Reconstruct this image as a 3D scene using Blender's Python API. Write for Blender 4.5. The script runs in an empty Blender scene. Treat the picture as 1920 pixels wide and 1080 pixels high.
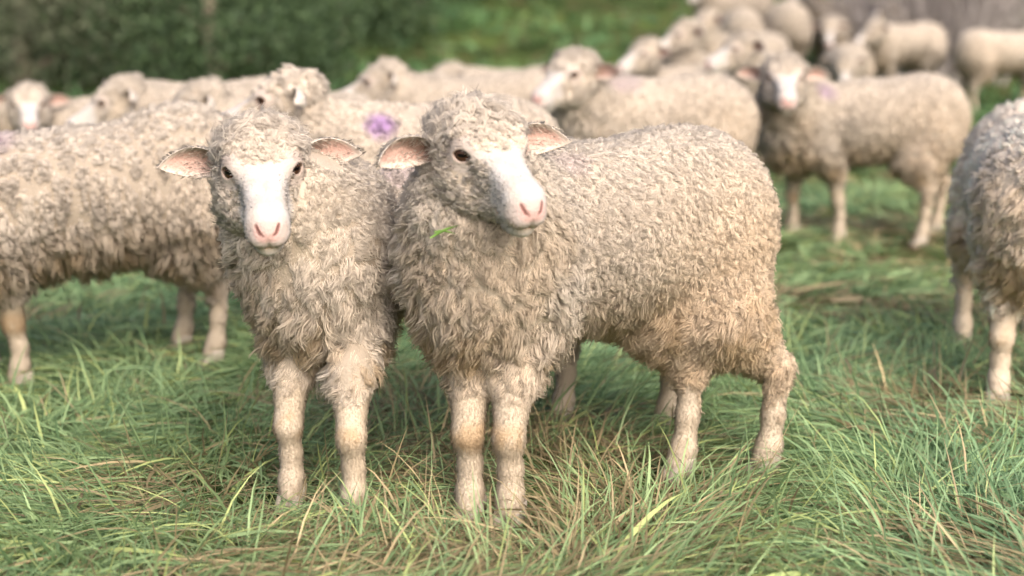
import bpy, math, random
import numpy as np
from mathutils import kdtree
R = math.radians
rng = np.random.default_rng(7)
random.seed(7)
SC = bpy.context.scene
COL = SC.collection

# ------------------------------------------------------------ camera, sky, sun, exposure
CAMH = 0.86
cam = bpy.data.cameras.new('camera'); camo = bpy.data.objects.new('camera', cam); COL.objects.link(camo)
camo.location = (0, 0, CAMH); camo.rotation_euler = (R(90 - 10.6), 0, 0)
cam.lens = 50; cam.sensor_width = 36; cam.clip_start = .05; cam.clip_end = 400
cam.dof.use_dof = True; cam.dof.focus_distance = 2.47; cam.dof.aperture_fstop = 2.0
SC.camera = camo
SUN_EL, SUN_AZ = 38, 156           # degrees; azimuth clockwise from +Y: light from the right, a little behind the camera
w = bpy.data.worlds.new('World'); SC.world = w; w.use_nodes = True
nt = w.node_tree; bg = nt.nodes['Background']
sk = nt.nodes.new('ShaderNodeTexSky'); sk.sky_type = 'NISHITA'; sk.sun_disc = False
sk.sun_elevation = R(SUN_EL); sk.sun_rotation = R(SUN_AZ); sk.dust_density = 7.0; sk.air_density = .7; sk.ozone_density = .4
nt.links.new(sk.outputs[0], bg.inputs[0]); bg.inputs[1].default_value = .15
sun = bpy.data.lights.new('sun', 'SUN'); sun.energy = 0.8; sun.angle = R(80); sun.color = (1, .97, .94)
suno = bpy.data.objects.new('sun', sun); COL.objects.link(suno)
suno.rotation_euler = (R(90 - SUN_EL), 0, R(180 - SUN_AZ)); suno.location = (6, -4, 8)
SC.view_settings.view_transform = 'Standard'; SC.view_settings.look = 'None'
SC.view_settings.exposure = 0.88; SC.view_settings.gamma = 1
SC.render.engine = 'CYCLES'
SC.cycles_curves.shape = 'RIBBONS'; SC.cycles_curves.subdivisions = 1
SC.cycles.max_bounces = 8; SC.cycles.diffuse_bounces = 5; SC.cycles.transmission_bounces = 3; SC.cycles.transparent_max_bounces = 4
SC.cycles.use_denoising = True

# ------------------------------------------------------------ small maths
def sst(a, b, x):
    t = np.clip((x - a) / (b - a), 0, 1); return t * t * (3 - 2 * t)
def nrm(v): return v / (np.linalg.norm(v, axis=-1, keepdims=True) + 1e-12)
def vnoise(p, seed=0):
    """value noise on a lattice, p (...,3) -> 0..1"""
    p = np.asarray(p, np.float64); i = np.floor(p).astype(np.int64); f = p - i; f = f * f * (3 - 2 * f)
    out = 0
    for dx in (0, 1):
        for dy in (0, 1):
            for dz in (0, 1):
                h = (i[..., 0] + dx) * 374761393 + (i[..., 1] + dy) * 668265263 + (i[..., 2] + dz) * 2147483647 + seed * 974634777
                h = (h ^ (h >> 13)) * 1274126177; h = (h ^ (h >> 16)) & 0xFFFFFF
                out = out + (h / 0xFFFFFF) * (f[..., 0] if dx else 1 - f[..., 0]) * (f[..., 1] if dy else 1 - f[..., 1]) * (f[..., 2] if dz else 1 - f[..., 2])
    return out
def fbm(p, seed=0):
    return (vnoise(p, seed) + .5 * vnoise(p * 2.03, seed + 1) + .25 * vnoise(p * 4.1, seed + 2)) / 1.75
def mix(a, b, t): return a + (np.asarray(b) - a) * t[..., None]

# ------------------------------------------------------------ signed distance shapes and surface nets
def smin(a, b, k):
    h = np.maximum(k - np.abs(a - b), 0) / k
    return np.minimum(a, b) - h * h * k * .25
def smax(a, b, k): return -smin(-a, -b, k)
def sd_ell(P, c, r, M=None):
    q = P - np.asarray(c, P.dtype)
    if M is not None: q = q @ M.astype(P.dtype)
    r = np.asarray(r, P.dtype)
    k0 = np.sqrt(((q / r) ** 2).sum(-1)); k1 = np.sqrt(((q / (r * r)) ** 2).sum(-1)) + 1e-9
    return k0 * (k0 - 1) / k1
def sd_cone(P, a, b, ra, rb):
    a = np.asarray(a, P.dtype); b = np.asarray(b, P.dtype)
    ba = b - a; q = P - a
    t = np.clip((q @ ba) / (ba @ ba), 0, 1)
    d = q - t[..., None] * ba
    return np.sqrt((d * d).sum(-1)) - (ra + (rb - ra) * t)
def surface_nets(fn, lo, hi, h):
    lo = np.asarray(lo, float); n = np.ceil((np.asarray(hi) - lo) / h).astype(int) + 1
    ax = [(lo[i] + h * np.arange(n[i])).astype(np.float32) for i in range(3)]
    f = np.empty(tuple(n), np.float32)
    for i0 in range(0, n[0], 24):                       # slabs keep the memory small
        g = np.stack(np.meshgrid(ax[0][i0:i0 + 24], ax[1], ax[2], indexing='ij'), -1)
        f[i0:i0 + 24] = fn(g.reshape(-1, 3)).reshape(g.shape[:3])
    s = f < 0
    cs = np.zeros(tuple(n - 1), np.int8)
    offs = [(i, j, k) for i in (0, 1) for j in (0, 1) for k in (0, 1)]
    for o in offs: cs += s[o[0]:n[0] - 1 + o[0], o[1]:n[1] - 1 + o[1], o[2]:n[2] - 1 + o[2]]
    act = (cs > 0) & (cs < 8); ci = np.argwhere(act)
    idx = -np.ones(act.shape, np.int64); idx[act] = np.arange(len(ci))
    acc = np.zeros((len(ci), 3)); cnt = np.zeros(len(ci))
    for a in offs:
        for d in range(3):
            if a[d]: continue
            b = list(a); b[d] = 1
            fa = f[ci[:, 0] + a[0], ci[:, 1] + a[1], ci[:, 2] + a[2]]; fb = f[ci[:, 0] + b[0], ci[:, 1] + b[1], ci[:, 2] + b[2]]
            m = (fa < 0) != (fb < 0); t = np.where(m, fa / np.where(m, fa - fb, 1), 0)
            p = np.tile(np.array(a, float), (len(ci), 1)); p[:, d] += t
            acc += p * m[:, None]; cnt += m
    V = lo + h * (ci + acc / cnt[:, None])
    quads = []
    for d in range(3):
        u, v = (d + 1) % 3, (d + 2) % 3
        sl0 = [slice(None)] * 3; sl1 = [slice(None)] * 3
        sl0[d] = slice(0, -1); sl1[d] = slice(1, None)
        ch = s[tuple(sl0)] != s[tuple(sl1)]
        e = np.argwhere(ch)
        e = e[(e[:, u] > 0) & (e[:, v] > 0) & (e[:, u] < n[u] - 1) & (e[:, v] < n[v] - 1)]
        ins = s[e[:, 0], e[:, 1], e[:, 2]]
        def cell(du, dv):
            q = e.copy(); q[:, u] += du; q[:, v] += dv
            return idx[q[:, 0], q[:, 1], q[:, 2]]
        q = np.stack([cell(-1, -1), cell(0, -1), cell(0, 0), cell(-1, 0)], 1)
        q[~ins] = q[~ins][:, ::-1]
        quads.append(q)
    return V, np.concatenate(quads)
def vert_normals(V, Q):
    n = np.cross(V[Q[:, 2]] - V[Q[:, 0]], V[Q[:, 3]] - V[Q[:, 1]])
    N = np.zeros_like(V)
    for i in range(4): np.add.at(N, Q[:, i], n)
    return nrm(N)

# ------------------------------------------------------------ object builders
def link(o, parent=None):
    COL.objects.link(o)
    if parent is not None: o.parent = parent
    return o
def tag(o, label=None, cat=None, group=None, kind=None):
    for k, v in (('label', label), ('category', cat), ('group', group), ('kind', kind)):
        if v: o[k] = v
    return o
def empty(name, loc):
    o = bpy.data.objects.new(name, None); o.location = loc; o.empty_display_size = .1
    return link(o)
def mesh_data(name, V, Fc, mat, col=None, smooth=True):
    V = np.asarray(V, np.float32); Fc = np.asarray(Fc, np.int32); k = Fc.shape[1]
    me = bpy.data.meshes.new(name)
    me.vertices.add(len(V)); me.vertices.foreach_set('co', V.ravel())
    me.loops.add(Fc.size); me.loops.foreach_set('vertex_index', Fc.ravel())
    me.polygons.add(len(Fc)); me.polygons.foreach_set('loop_start', np.arange(0, Fc.size, k, dtype=np.int32))
    me.update(calc_edges=True)
    if smooth: me.polygons.foreach_set('use_smooth', np.ones(len(Fc), bool))
    if col is not None:
        a = me.attributes.new('col', 'FLOAT_COLOR', 'POINT')
        c = np.ones((len(V), 4), np.float32); c[:, :3] = col; a.data.foreach_set('color', c.ravel())
    if mat: me.materials.append(mat)
    return me
def mesh_obj(name, V, Fc, mat, parent=None, col=None, smooth=True):
    return link(bpy.data.objects.new(name, mesh_data(name, V, Fc, mat, col, smooth)), parent)
def curves_obj(name, pts, rad, col, mat, parent=None, nor=None):
    """pts (n,k,3), rad (n,k), col (n,3) -> one hair curves object"""
    n, k, _ = pts.shape
    hc = bpy.data.hair_curves.new(name); hc.add_curves([k] * n)
    hc.attributes['position'].data.foreach_set('vector', pts.astype(np.float32).ravel())
    ra = hc.attributes.get('radius') or hc.attributes.new('radius', 'FLOAT', 'POINT')
    ra.data.foreach_set('value', rad.astype(np.float32).ravel())
    ca = hc.attributes.new('col', 'FLOAT_COLOR', 'CURVE')
    c = np.ones((n, 4), np.float32); c[:, :3] = np.clip(col, 0, 1); ca.data.foreach_set('color', c.ravel())
    if nor is not None:
        na = hc.attributes.new('nor', 'FLOAT_VECTOR', 'CURVE'); na.data.foreach_set('vector', nor.astype(np.float32).ravel())
    hc.materials.append(mat)
    return link(bpy.data.objects.new(name, hc), parent)

# ------------------------------------------------------------ materials
def new_mat(name):
    m = bpy.data.materials.new(name); m.use_nodes = True; nt = m.node_tree
    for n_ in list(nt.nodes): nt.nodes.remove(n_)
    return m, nt, nt.nodes.new('ShaderNodeOutputMaterial')
def attr_mat(name, rough=.8, spec=.2, transl=0., bump=None, noise=None, sheen=0):
    m, nt, out = new_mat(name)
    at = nt.nodes.new('ShaderNodeAttribute'); at.attribute_name = 'col'; c = at.outputs['Color']
    if noise:
        tc = nt.nodes.new('ShaderNodeTexCoord'); nz = nt.nodes.new('ShaderNodeTexNoise'); nz.inputs['Scale'].default_value = noise[0]; nz.inputs['Detail'].default_value = 4
        nt.links.new(tc.outputs['Object'], nz.inputs['Vector'])
        mr = nt.nodes.new('ShaderNodeMapRange'); mr.inputs[3].default_value = 1 - noise[1]; mr.inputs[4].default_value = 1 + noise[1] * .6
        nt.links.new(nz.outputs['Fac'], mr.inputs[0])
        mx = nt.nodes.new('ShaderNodeVectorMath'); mx.operation = 'SCALE'; nt.links.new(c, mx.inputs[0]); nt.links.new(mr.outputs[0], mx.inputs['Scale']); c = mx.outputs[0]
    p = nt.nodes.new('ShaderNodeBsdfPrincipled'); nt.links.new(c, p.inputs['Base Color'])
    p.inputs['Roughness'].default_value = rough; p.inputs['Specular IOR Level'].default_value = spec
    if sheen: p.inputs['Sheen Weight'].default_value = sheen
    if bump:
        tc = nt.nodes.new('ShaderNodeTexCoord'); nz = nt.nodes.new('ShaderNodeTexNoise'); nz.inputs['Scale'].default_value = bump[0]
        nt.links.new(tc.outputs['Object'], nz.inputs['Vector'])
        b = nt.nodes.new('ShaderNodeBump'); b.inputs['Strength'].default_value = bump[1]; b.inputs['Distance'].default_value = .004
        nt.links.new(nz.outputs['Fac'], b.inputs['Height']); nt.links.new(b.outputs[0], p.inputs['Normal'])
    sh = p.outputs[0]
    if transl:
        t = nt.nodes.new('ShaderNodeBsdfTranslucent'); nt.links.new(c, t.inputs[0])
        ms = nt.nodes.new('ShaderNodeMixShader'); ms.inputs[0].default_value = transl
        nt.links.new(sh, ms.inputs[1]); nt.links.new(t.outputs[0], ms.inputs[2]); sh = ms.outputs[0]
    nt.links.new(sh, out.inputs[0])
    return m
def fibre_mat(name, transl):
    # soft fibre: shaded with the rounded normal of the lock it belongs to
    m, nt, out = new_mat(name)
    at = nt.nodes.new('ShaderNodeAttribute'); at.attribute_name = 'col'; an = nt.nodes.new('ShaderNodeAttribute'); an.attribute_name = 'nor'
    d = nt.nodes.new('ShaderNodeBsdfDiffuse'); d.inputs['Roughness'].default_value = .6; t = nt.nodes.new('ShaderNodeBsdfTranslucent'); ms = nt.nodes.new('ShaderNodeMixShader'); ms.inputs[0].default_value = transl
    for b in (d, t): nt.links.new(at.outputs['Color'], b.inputs['Color'])
    nt.links.new(an.outputs['Vector'], d.inputs['Normal'])
    nt.links.new(d.outputs[0], ms.inputs[1]); nt.links.new(t.outputs[0], ms.inputs[2]); nt.links.new(ms.outputs[0], out.inputs[0])
    return m
M_WOOL = fibre_mat('wool', .18)
M_FUR = fibre_mat('short_fur', .12)
M_SKIN = attr_mat('hide', .7, .2, 0, (220, .5), (40, .12))
M_GRASS = attr_mat('grass', .5, .35, .3)
M_LEAF = attr_mat('leaf', .55, .3, .25)
M_BARK = attr_mat('bark', .9, .1, 0, (40, .8), (14, .4))
def plain_mat(name, col, rough, coat=0, spec=.5):
    m, nt, out = new_mat(name); p = nt.nodes.new('ShaderNodeBsdfPrincipled')
    p.inputs['Base Color'].default_value = (*col, 1); p.inputs['Roughness'].default_value = rough
    p.inputs['Coat Weight'].default_value = coat; p.inputs['Specular IOR Level'].default_value = spec
    nt.links.new(p.outputs[0], out.inputs[0]); return m
def eye_mat():
    m, nt, out = new_mat('eye'); p = nt.nodes.new('ShaderNodeBsdfPrincipled')
    tc = nt.nodes.new('ShaderNodeTexCoord'); mp = nt.nodes.new('ShaderNodeMapping'); mp.inputs['Scale'].default_value = (1, .55, 1.5)
    ln = nt.nodes.new('ShaderNodeVectorMath'); ln.operation = 'LENGTH'
    sx = nt.nodes.new('ShaderNodeSeparateXYZ'); cb = nt.nodes.new('ShaderNodeCombineXYZ')
    nt.links.new(tc.outputs['Object'], sx.inputs[0]); nt.links.new(sx.outputs[1], cb.inputs[1]); nt.links.new(sx.outputs[2], cb.inputs[2])
    nt.links.new(cb.outputs[0], mp.inputs[0]); nt.links.new(mp.outputs[0], ln.inputs[0])
    cr = nt.nodes.new('ShaderNodeValToRGB'); mr = nt.nodes.new('ShaderNodeMapRange'); mr.inputs[2].default_value = .012
    nt.links.new(ln.outputs['Value'], mr.inputs[0]); nt.links.new(mr.outputs[0], cr.inputs[0])
    e = cr.color_ramp.elements; e[0].position = .3; e[0].color = (.004, .003, .003, 1); e[1].position = .42; e[1].color = (.055, .026, .014, 1)
    nt.links.new(cr.outputs[0], p.inputs['Base Color']); p.inputs['Roughness'].default_value = .12; p.inputs['Specular IOR Level'].default_value = .25
    nt.links.new(p.outputs[0], out.inputs[0]); return m
M_EYE = eye_mat()

# ------------------------------------------------------------ ground
def hz(x, y):
    x = np.asarray(x, float); y = np.asarray(y, float)
    t = np.maximum(y - 8.5, 0); t2 = np.minimum(t, 8)
    z = .0163 * t2 ** 2 + np.maximum(t - 8, 0) * .26
    p = np.stack([x, y, 0 * x], -1)
    return z + (fbm(p * .45 + 11) - .5) * .05 + (fbm(p * 2.4 + 5) - .5) * .035
def axis(a, b, near, far, step):
    out = [a]
    while out[-1] < b:
        c = out[-1]; d = 0 if near[0] <= c <= near[1] else min(abs(c - near[0]), abs(c - near[1]))
        out.append(c + step + d * .07)
    return np.array(out)
gx = axis(-60, 60, (-3.2, 3.2), 0, .07); gy = axis(-14, 90, (1.4, 8), 0, .07)
X, Y = np.meshgrid(gx, gy, indexing='ij'); Z = hz(X, Y)
V = np.stack([X, Y, Z], -1).reshape(-1, 3); nx, ny = X.shape
I = np.arange(nx * ny).reshape(nx, ny)
Q = np.stack([I[:-1, :-1], I[1:, :-1], I[1:, 1:], I[:-1, 1:]], -1).reshape(-1, 4)
def ground_mat():
    m, nt, out = new_mat('pasture_soil'); p = nt.nodes.new('ShaderNodeBsdfPrincipled'); tc = nt.nodes.new('ShaderNodeTexCoord')
    def noise(s, d=6):
        n_ = nt.nodes.new('ShaderNodeTexNoise'); n_.inputs['Scale'].default_value = s; n_.inputs['Detail'].default_value = d
        nt.links.new(tc.outputs['Object'], n_.inputs['Vector']); return n_.outputs['Fac']
    r1 = nt.nodes.new('ShaderNodeValToRGB'); e = r1.color_ramp.elements
    e[0].position = .35; e[0].color = (.035, .06, .018, 1); e[1].position = .62; e[1].color = (.085, .125, .035, 1)
    nt.links.new(noise(1.3), r1.inputs[0])
    r2 = nt.nodes.new('ShaderNodeValToRGB'); e = r2.color_ramp.elements
    e[0].position = .3; e[0].color = (.04, .027, .015, 1); e[1].position = .7; e[1].color = (.15, .115, .06, 1)
    nt.links.new(noise(34), r2.inputs[0])
    mx = nt.nodes.new('ShaderNodeMix'); mx.data_type = 'RGBA'
    mr = nt.nodes.new('ShaderNodeMapRange'); mr.inputs[1].default_value = .48; mr.inputs[2].default_value = .72; nt.links.new(noise(5), mr.inputs[0])
    nt.links.new(mr.outputs[0], mx.inputs[0]); nt.links.new(r1.outputs[0], mx.inputs[6]); nt.links.new(r2.outputs[0], mx.inputs[7])
    b = nt.nodes.new('ShaderNodeBump'); b.inputs['Distance'].default_value = .03; nt.links.new(noise(28), b.inputs['Height']); nt.links.new(b.outputs[0], p.inputs['Normal'])
    nt.links.new(mx.outputs[2], p.inputs['Base Color']); p.inputs['Roughness'].default_value = .95; p.inputs['Specular IOR Level'].default_value = .1
    nt.links.new(p.outputs[0], out.inputs[0]); return m
tag(mesh_obj('ground', V, Q, ground_mat()), 'grassy pasture ground rising to a bank at the back', kind='structure')

# ------------------------------------------------------------ grass: long mown and trodden blades lying in swirled mats
TRODDEN = [(-.003, 2.305), (-.072, 2.33), (.475, 2.57), (.313, 2.56), (-.272, 2.34), (-.393, 2.43), (.319, 2.90), (.102, 2.93), (-1.149, 3.232), (1.105, 3.136), (1.213, 3.746), (-.749, 3.471)]
STRAW = [(-.58, 2.52, .13), (.74, 2.10, .15), (-.35, 3.05, .2), (1.0, 3.0, .25), (.02, 2.20, .09)]
def grass_patch(name, label, n_cl, per, y0, y1, half0, slope, length, width, seg, straw=.1, up=.18, tint=(1, 1, 1)):
    # cluster roots, denser towards the camera
    u = rng.random(n_cl * 3); yy = y0 + (y1 - y0) * u ** 1.35
    xx = (rng.random(len(yy)) * 2 - 1) * (half0 + slope * yy)
    pc = np.stack([xx, yy, 0 * xx], -1)
    bare = fbm(pc * 1.15 + 3.1, 5)
    for cx, cy, cr in STRAW: bare = np.maximum(bare, .48 + .22 * np.exp(-((xx - cx) ** 2 + (yy - cy) ** 2) / cr ** 2))
    keep = rng.random(len(yy)) < np.clip(1.35 - 1.5 * sst(.56, .70, bare), .18, 1)
    for q in TRODDEN: keep &= (np.hypot(xx - q[0], yy - q[1] + .02) > .10) | (rng.random(len(yy)) < .12)
    pc = pc[keep][:n_cl]; n_cl = len(pc); bare = bare[keep][:n_cl]
    ang = fbm(pc * .9 + 20, 9) * 4 * np.pi * 1.6 + rng.normal(0, .5, n_cl)
    lush = fbm(pc * .8 + 50, 13)
    n = n_cl * per
    c = np.repeat(np.arange(n_cl), per)
    sc_ = 1 + .0 * yy[0]
    root = pc[c] + rng.normal(0, 1, (n, 3)) * np.array([.035, .035, 0])
    a = ang[c] + rng.normal(0, .45, n)
    upright = rng.random(n) < up * (1.4 * lush[c] + .3)
    L = length * (.45 + .9 * rng.random(n)) * (.75 + .5 * lush[c]) * np.where(upright, .8, 1)
    el = np.where(upright, rng.uniform(.8, 1.35, n), rng.uniform(.0, .42, n))
    root[:, 2] = hz(root[:, 0], root[:, 1]) + np.where(upright, -.005, rng.random(n) ** 1.8 * .034 * length / .2)
    bend = np.where(upright, rng.uniform(.1, 1.1, n), el * rng.uniform(1.1, 1.9, n))
    turn = rng.normal(0, .35, n)
    pts = [root]; e = el.copy(); az = a.copy(); st = L / seg
    for k in range(seg):
        d = np.stack([np.cos(e) * np.cos(az), np.cos(e) * np.sin(az), np.sin(e)], -1)
        nxt = pts[-1] + d * st[:, None]
        gz = hz(nxt[:, 0], nxt[:, 1]) + .006
        nxt[:, 2] = np.maximum(nxt[:, 2], gz)
        pts.append(nxt); e = e - bend / seg * 1.3; az = az + turn / seg
    pts = np.stack(pts, 1)                              # n, seg+1, 3
    T = nrm(pts[:, -1] - pts[:, 0])
    side = nrm(np.cross(T, np.array([0, 0, 1.])) + rng.normal(0, .45, (n, 3)))
    wd = width * (.5 + .9 * rng.random(n)) * np.where(rng.random(n) < .08, 1.8, 1)
    prof = np.array([.75, 1, .85, .55, .3])[:seg] if seg > 2 else np.array([.9, .8])
    Vl = [pts[:, k] + side * (wd * prof[k] * .5)[:, None] for k in range(seg)]
    Vr = [pts[:, k] - side * (wd * prof[k] * .5)[:, None] for k in range(seg)]
    m = 2 * seg + 1
    VV = np.empty((n, m, 3)); VV[:, 0:2 * seg:2] = np.stack(Vl, 1); VV[:, 1:2 * seg:2] = np.stack(Vr, 1); VV[:, 2 * seg] = pts[:, seg]
    tri = []
    for k in range(seg - 1): tri += [(2 * k, 2 * k + 1, 2 * k + 3), (2 * k, 2 * k + 3, 2 * k + 2)]
    tri.append((2 * seg - 2, 2 * seg - 1, 2 * seg))
    FF = (np.array(tri)[None] + (np.arange(n) * m)[:, None, None]).reshape(-1, 3)
    g1 = np.array([.105, .19, .085]); g2 = np.array([.42, .57, .28]); g3 = np.array([.52, .58, .22]); st_ = np.array([.52, .42, .25]); br = np.array([.28, .23, .13])
    r = rng.random(n)
    colr = g1 + (g2 - g1) * (r * .75 + .45 * lush[c] - .1)[:, None]
    yg = (rng.random(n) < .13) ; colr[yg] = colr[yg] * .3 + g3 * .7
    blu = sst(.42, .68, fbm(root * .9 + 80, 4))[:, None]; colr *= 1 + blu * np.array([-.14, -.02, .10])
    sp = straw * (.25 + 4.5 * sst(.46, .68, bare[c]))
    s_ = rng.random(n) < sp; colr[s_] = st_ * rng.uniform(.5, 1.05, (s_.sum(), 1))
    b_ = rng.random(n) < sp * .5; colr[b_] = br * rng.uniform(.5, 1.2, (b_.sum(), 1))
    colr *= rng.uniform(.8, 1.2, (n, 1)) * np.array(tint)
    col = np.repeat(colr, m, 0)
    tag(mesh_obj(name, VV.reshape(-1, 3), FF, M_GRASS, None, col), label, 'grass', kind='stuff')
grass_patch('grass', 'long trodden green grass mixed with dry straw in the foreground', 7000, 20, 1.45, 4.0, .75, .36, .19, .0037, 4, .11, .11)
grass_patch('grass', 'blurred green grass under the sheep further back', 3600, 17, 3.7, 8.6, .6, .48, .18, .0075, 3, .13, .06)
grass_patch('grass', 'soft green grass of the far bank behind the flock', 5200, 14, 8.2, 34, 2, .55, .3, .022, 2, .06, tint=(.50, .64, .55))

# ------------------------------------------------------------ trees and shrubs
def tube(P, rad, k=7):
    P = np.asarray(P, float); n = len(P); T = nrm(np.gradient(P, axis=0)); up = np.array([.3, .2, 1.]); A = nrm(np.cross(T, up)); B = np.cross(T, A)
    th = np.arange(k) / k * 2 * np.pi
    V = P[:, None] + np.asarray(rad)[:, None, None] * (A[:, None] * np.cos(th)[None, :, None] + B[:, None] * np.sin(th)[None, :, None])
    I = np.arange(n * k).reshape(n, k); J = np.roll(I, -1, 1)
    return V.reshape(-1, 3), np.stack([I[:-1], J[:-1], J[1:], I[1:]], -1).reshape(-1, 4)
def join(parts):
    Vs, Fs, o = [], [], 0
    for V, Fc in parts: Vs.append(V); Fs.append(np.asarray(Fc) + o); o += len(V)
    return np.concatenate(Vs), np.concatenate(Fs)
def limb(p0, d, L, r, n=7, wob=.25, rise=.2):
    P = [np.array(p0, float)]; d = np.array(d, float)
    for i in range(n - 1):
        d = nrm(d + rng.normal(0, wob / 2, 3) + np.array([0, 0, rise / n])); P.append(P[-1] + d * L / (n - 1))
    return np.array(P), np.linspace(r, r * .25, n)
def leaves(centers, radii, n, size, cols):
    k = rng.integers(0, len(centers), n); d = nrm(rng.normal(0, 1, (n, 3)))
    rr = rng.random(n) ** .33
    lump = .65 + .6 * vnoise(d * 3.2 + k[:, None] * 7.3, 3)
    P = np.asarray(centers)[k] + d * np.asarray(radii)[k] * (rr * lump)[:, None]
    P = P[P[:, 2] > .03]; n = len(P); d = d[:n]
    a = nrm(rng.normal(0, 1, (n, 3)) + np.array([0, 0, -.3])); b = nrm(np.cross(a, rng.normal(0, 1, (n, 3))))
    s = size * rng.uniform(.6, 1.4, (n, 1))
    V = np.stack([P, P + a * s * .5 + b * s * .3, P + a * s, P + a * s * .5 - b * s * .3], 1).reshape(-1, 3)
    Fq = np.arange(4 * n).reshape(-1, 4)
    c = np.asarray(cols[0]) + (np.asarray(cols[1]) - np.asarray(cols[0])) * rng.random((n, 1)) ** 1.5
    c = c * (.75 + .5 * vnoise(P * 1.3, 8))[:, None]
    return V, Fq, np.repeat(c, 4, 0)
def tree(name, label, x, y, h, trunk_h, spread, cols, n=7000, size=.1, tr=.09, lean=(0, 0), cat='tree'):
    root = empty(name, (x, y, float(hz(x, y)))); tag(root, label, cat, 'trees and bushes behind the flock')
    P, rd = limb((0, 0, -.1), (lean[0], lean[1], 1), h * .8, tr, 9, .12, .3)
    parts = [tube(P, rd)]; cs = []; rs = []
    for i in range(9):
        t = rng.uniform(trunk_h / (h * .8), 1); b = P[int(t * 8)]
        az = i * 2.4 + rng.uniform(-.4, .4)
        LP, lr = limb(b, (math.cos(az), math.sin(az), .45), spread * rng.uniform(.6, 1), tr * .45)
        parts.append(tube(LP, lr, 5)); cs += [LP[-1], LP[4]]; q = spread * rng.uniform(.32, .52); rs += [(q, q, q * .8)] * 2
    if cat == 'bush':
        for i in range(7): az = i * .9; cs.append(np.array([math.cos(az) * spread * .6, math.sin(az) * spread * .6, .45])); rs.append((spread * .5, spread * .5, .55))
    for z in np.linspace(trunk_h + .3 * spread, h, 5): cs.append(np.array([lean[0] * z, lean[1] * z, z])); rs.append((spread * .6,) * 2 + (spread * .5,))
    V, Fq = join(parts); mesh_obj('trunk', V, Fq, M_BARK, root, np.tile(np.array([[.20, .17, .13]]), (len(V), 1)))
    V, Fq, c = leaves(cs, rs, n, size, cols); mesh_obj('crown', V, Fq, M_LEAF, root, c, False)
dark = ((.04, .07, .035), (.095, .15, .065)); mid = ((.06, .11, .05), (.15, .22, .09)); grey = ((.07, .085, .05), (.15, .17, .11)); lite = ((.05, .10, .03), (.13, .22, .06))
tree('bush', 'grey green bush at the far left edge behind the flock', -4.3, 12.6, 2.6, .15, 1.5, grey, 20000, .05, cat='bush')
tree('bush', 'broad dark evergreen bush left of centre behind the heads', -2.55, 12.4, 3.0, .1, 1.35, dark, 26000, .05, cat='bush')
tree('bush', 'olive green bush above the dark bush at upper left', -3.6, 15.2, 3.4, .3, 1.9, grey, 18000, .06, cat='bush')
tree('bush', 'dark green bush behind the sheep with the purple ring', -1.75, 14.6, 3.2, .3, 1.2, dark, 18000, .06, cat='bush')
tree('bush', 'mid green bush right of the dark bushes', -1.05, 16.5, 3.6, .5, 1.3, mid, 16000, .06, cat='bush')
tree('tree', 'slim pale trunked tree left of the bright green bank', -.55, 18.2, 5.2, 2.2, 1.3, mid, 8000, .1, .05)
tree('tree', 'slim leaning tree with pale trunk beside the green bank', -.18, 18.9, 5.4, 2.4, 1.4, mid, 8000, .1, .045, (.12, 0))
tree('bush', 'light green bush high on the bank at the left', -6.2, 17.5, 3.5, .3, 2.2, lite, 8000, .13, cat='bush')
tree('bush', 'shadowy bush on the bank behind the slim trees', -.3, 19.5, 3.4, .3, 1.6, dark, 8000, .12, cat='bush')
def twig_bush(x, y, h, spread, n, label):
    root = empty('shrub', (x, y, float(hz(x, y)))); tag(root, label, 'shrub', 'trees and bushes behind the flock')
    parts = []; cs = []
    for i in range(n):
        az = rng.uniform(0, 6.28); e = rng.uniform(.15, .8)
        P, rd = limb(rng.normal(0, .18, 3) * (spread * .9, spread * .9, 0), (math.cos(az) * e, math.sin(az) * e, 1), h * rng.uniform(.5, 1.05), rng.uniform(.008, .018), 6, .3)
        parts.append(tube(P, rd, 4))
        for j in range(3):
            q = P[rng.integers(2, 6)]; LP, lr = limb(q, rng.normal(0, .6, 3) + (0, 0, .7), h * .3, .006, 4, .5); parts.append(tube(LP, lr, 3))
    V, Fq = join(parts); mesh_obj('branches', V, Fq, M_BARK, root, mix(np.tile([[.30, .27, .26]], (len(V), 1)), (.50, .46, .45), rng.random(len(V))))
twig_bush(3.75, 12.9, 1.9, 1.1, 260, 'bare grey brown shrub of dry twigs at the upper right')
twig_bush(4.55, 13.9, 2.0, 1.0, 220, 'second dry twig shrub in the far upper right corner')

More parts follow.
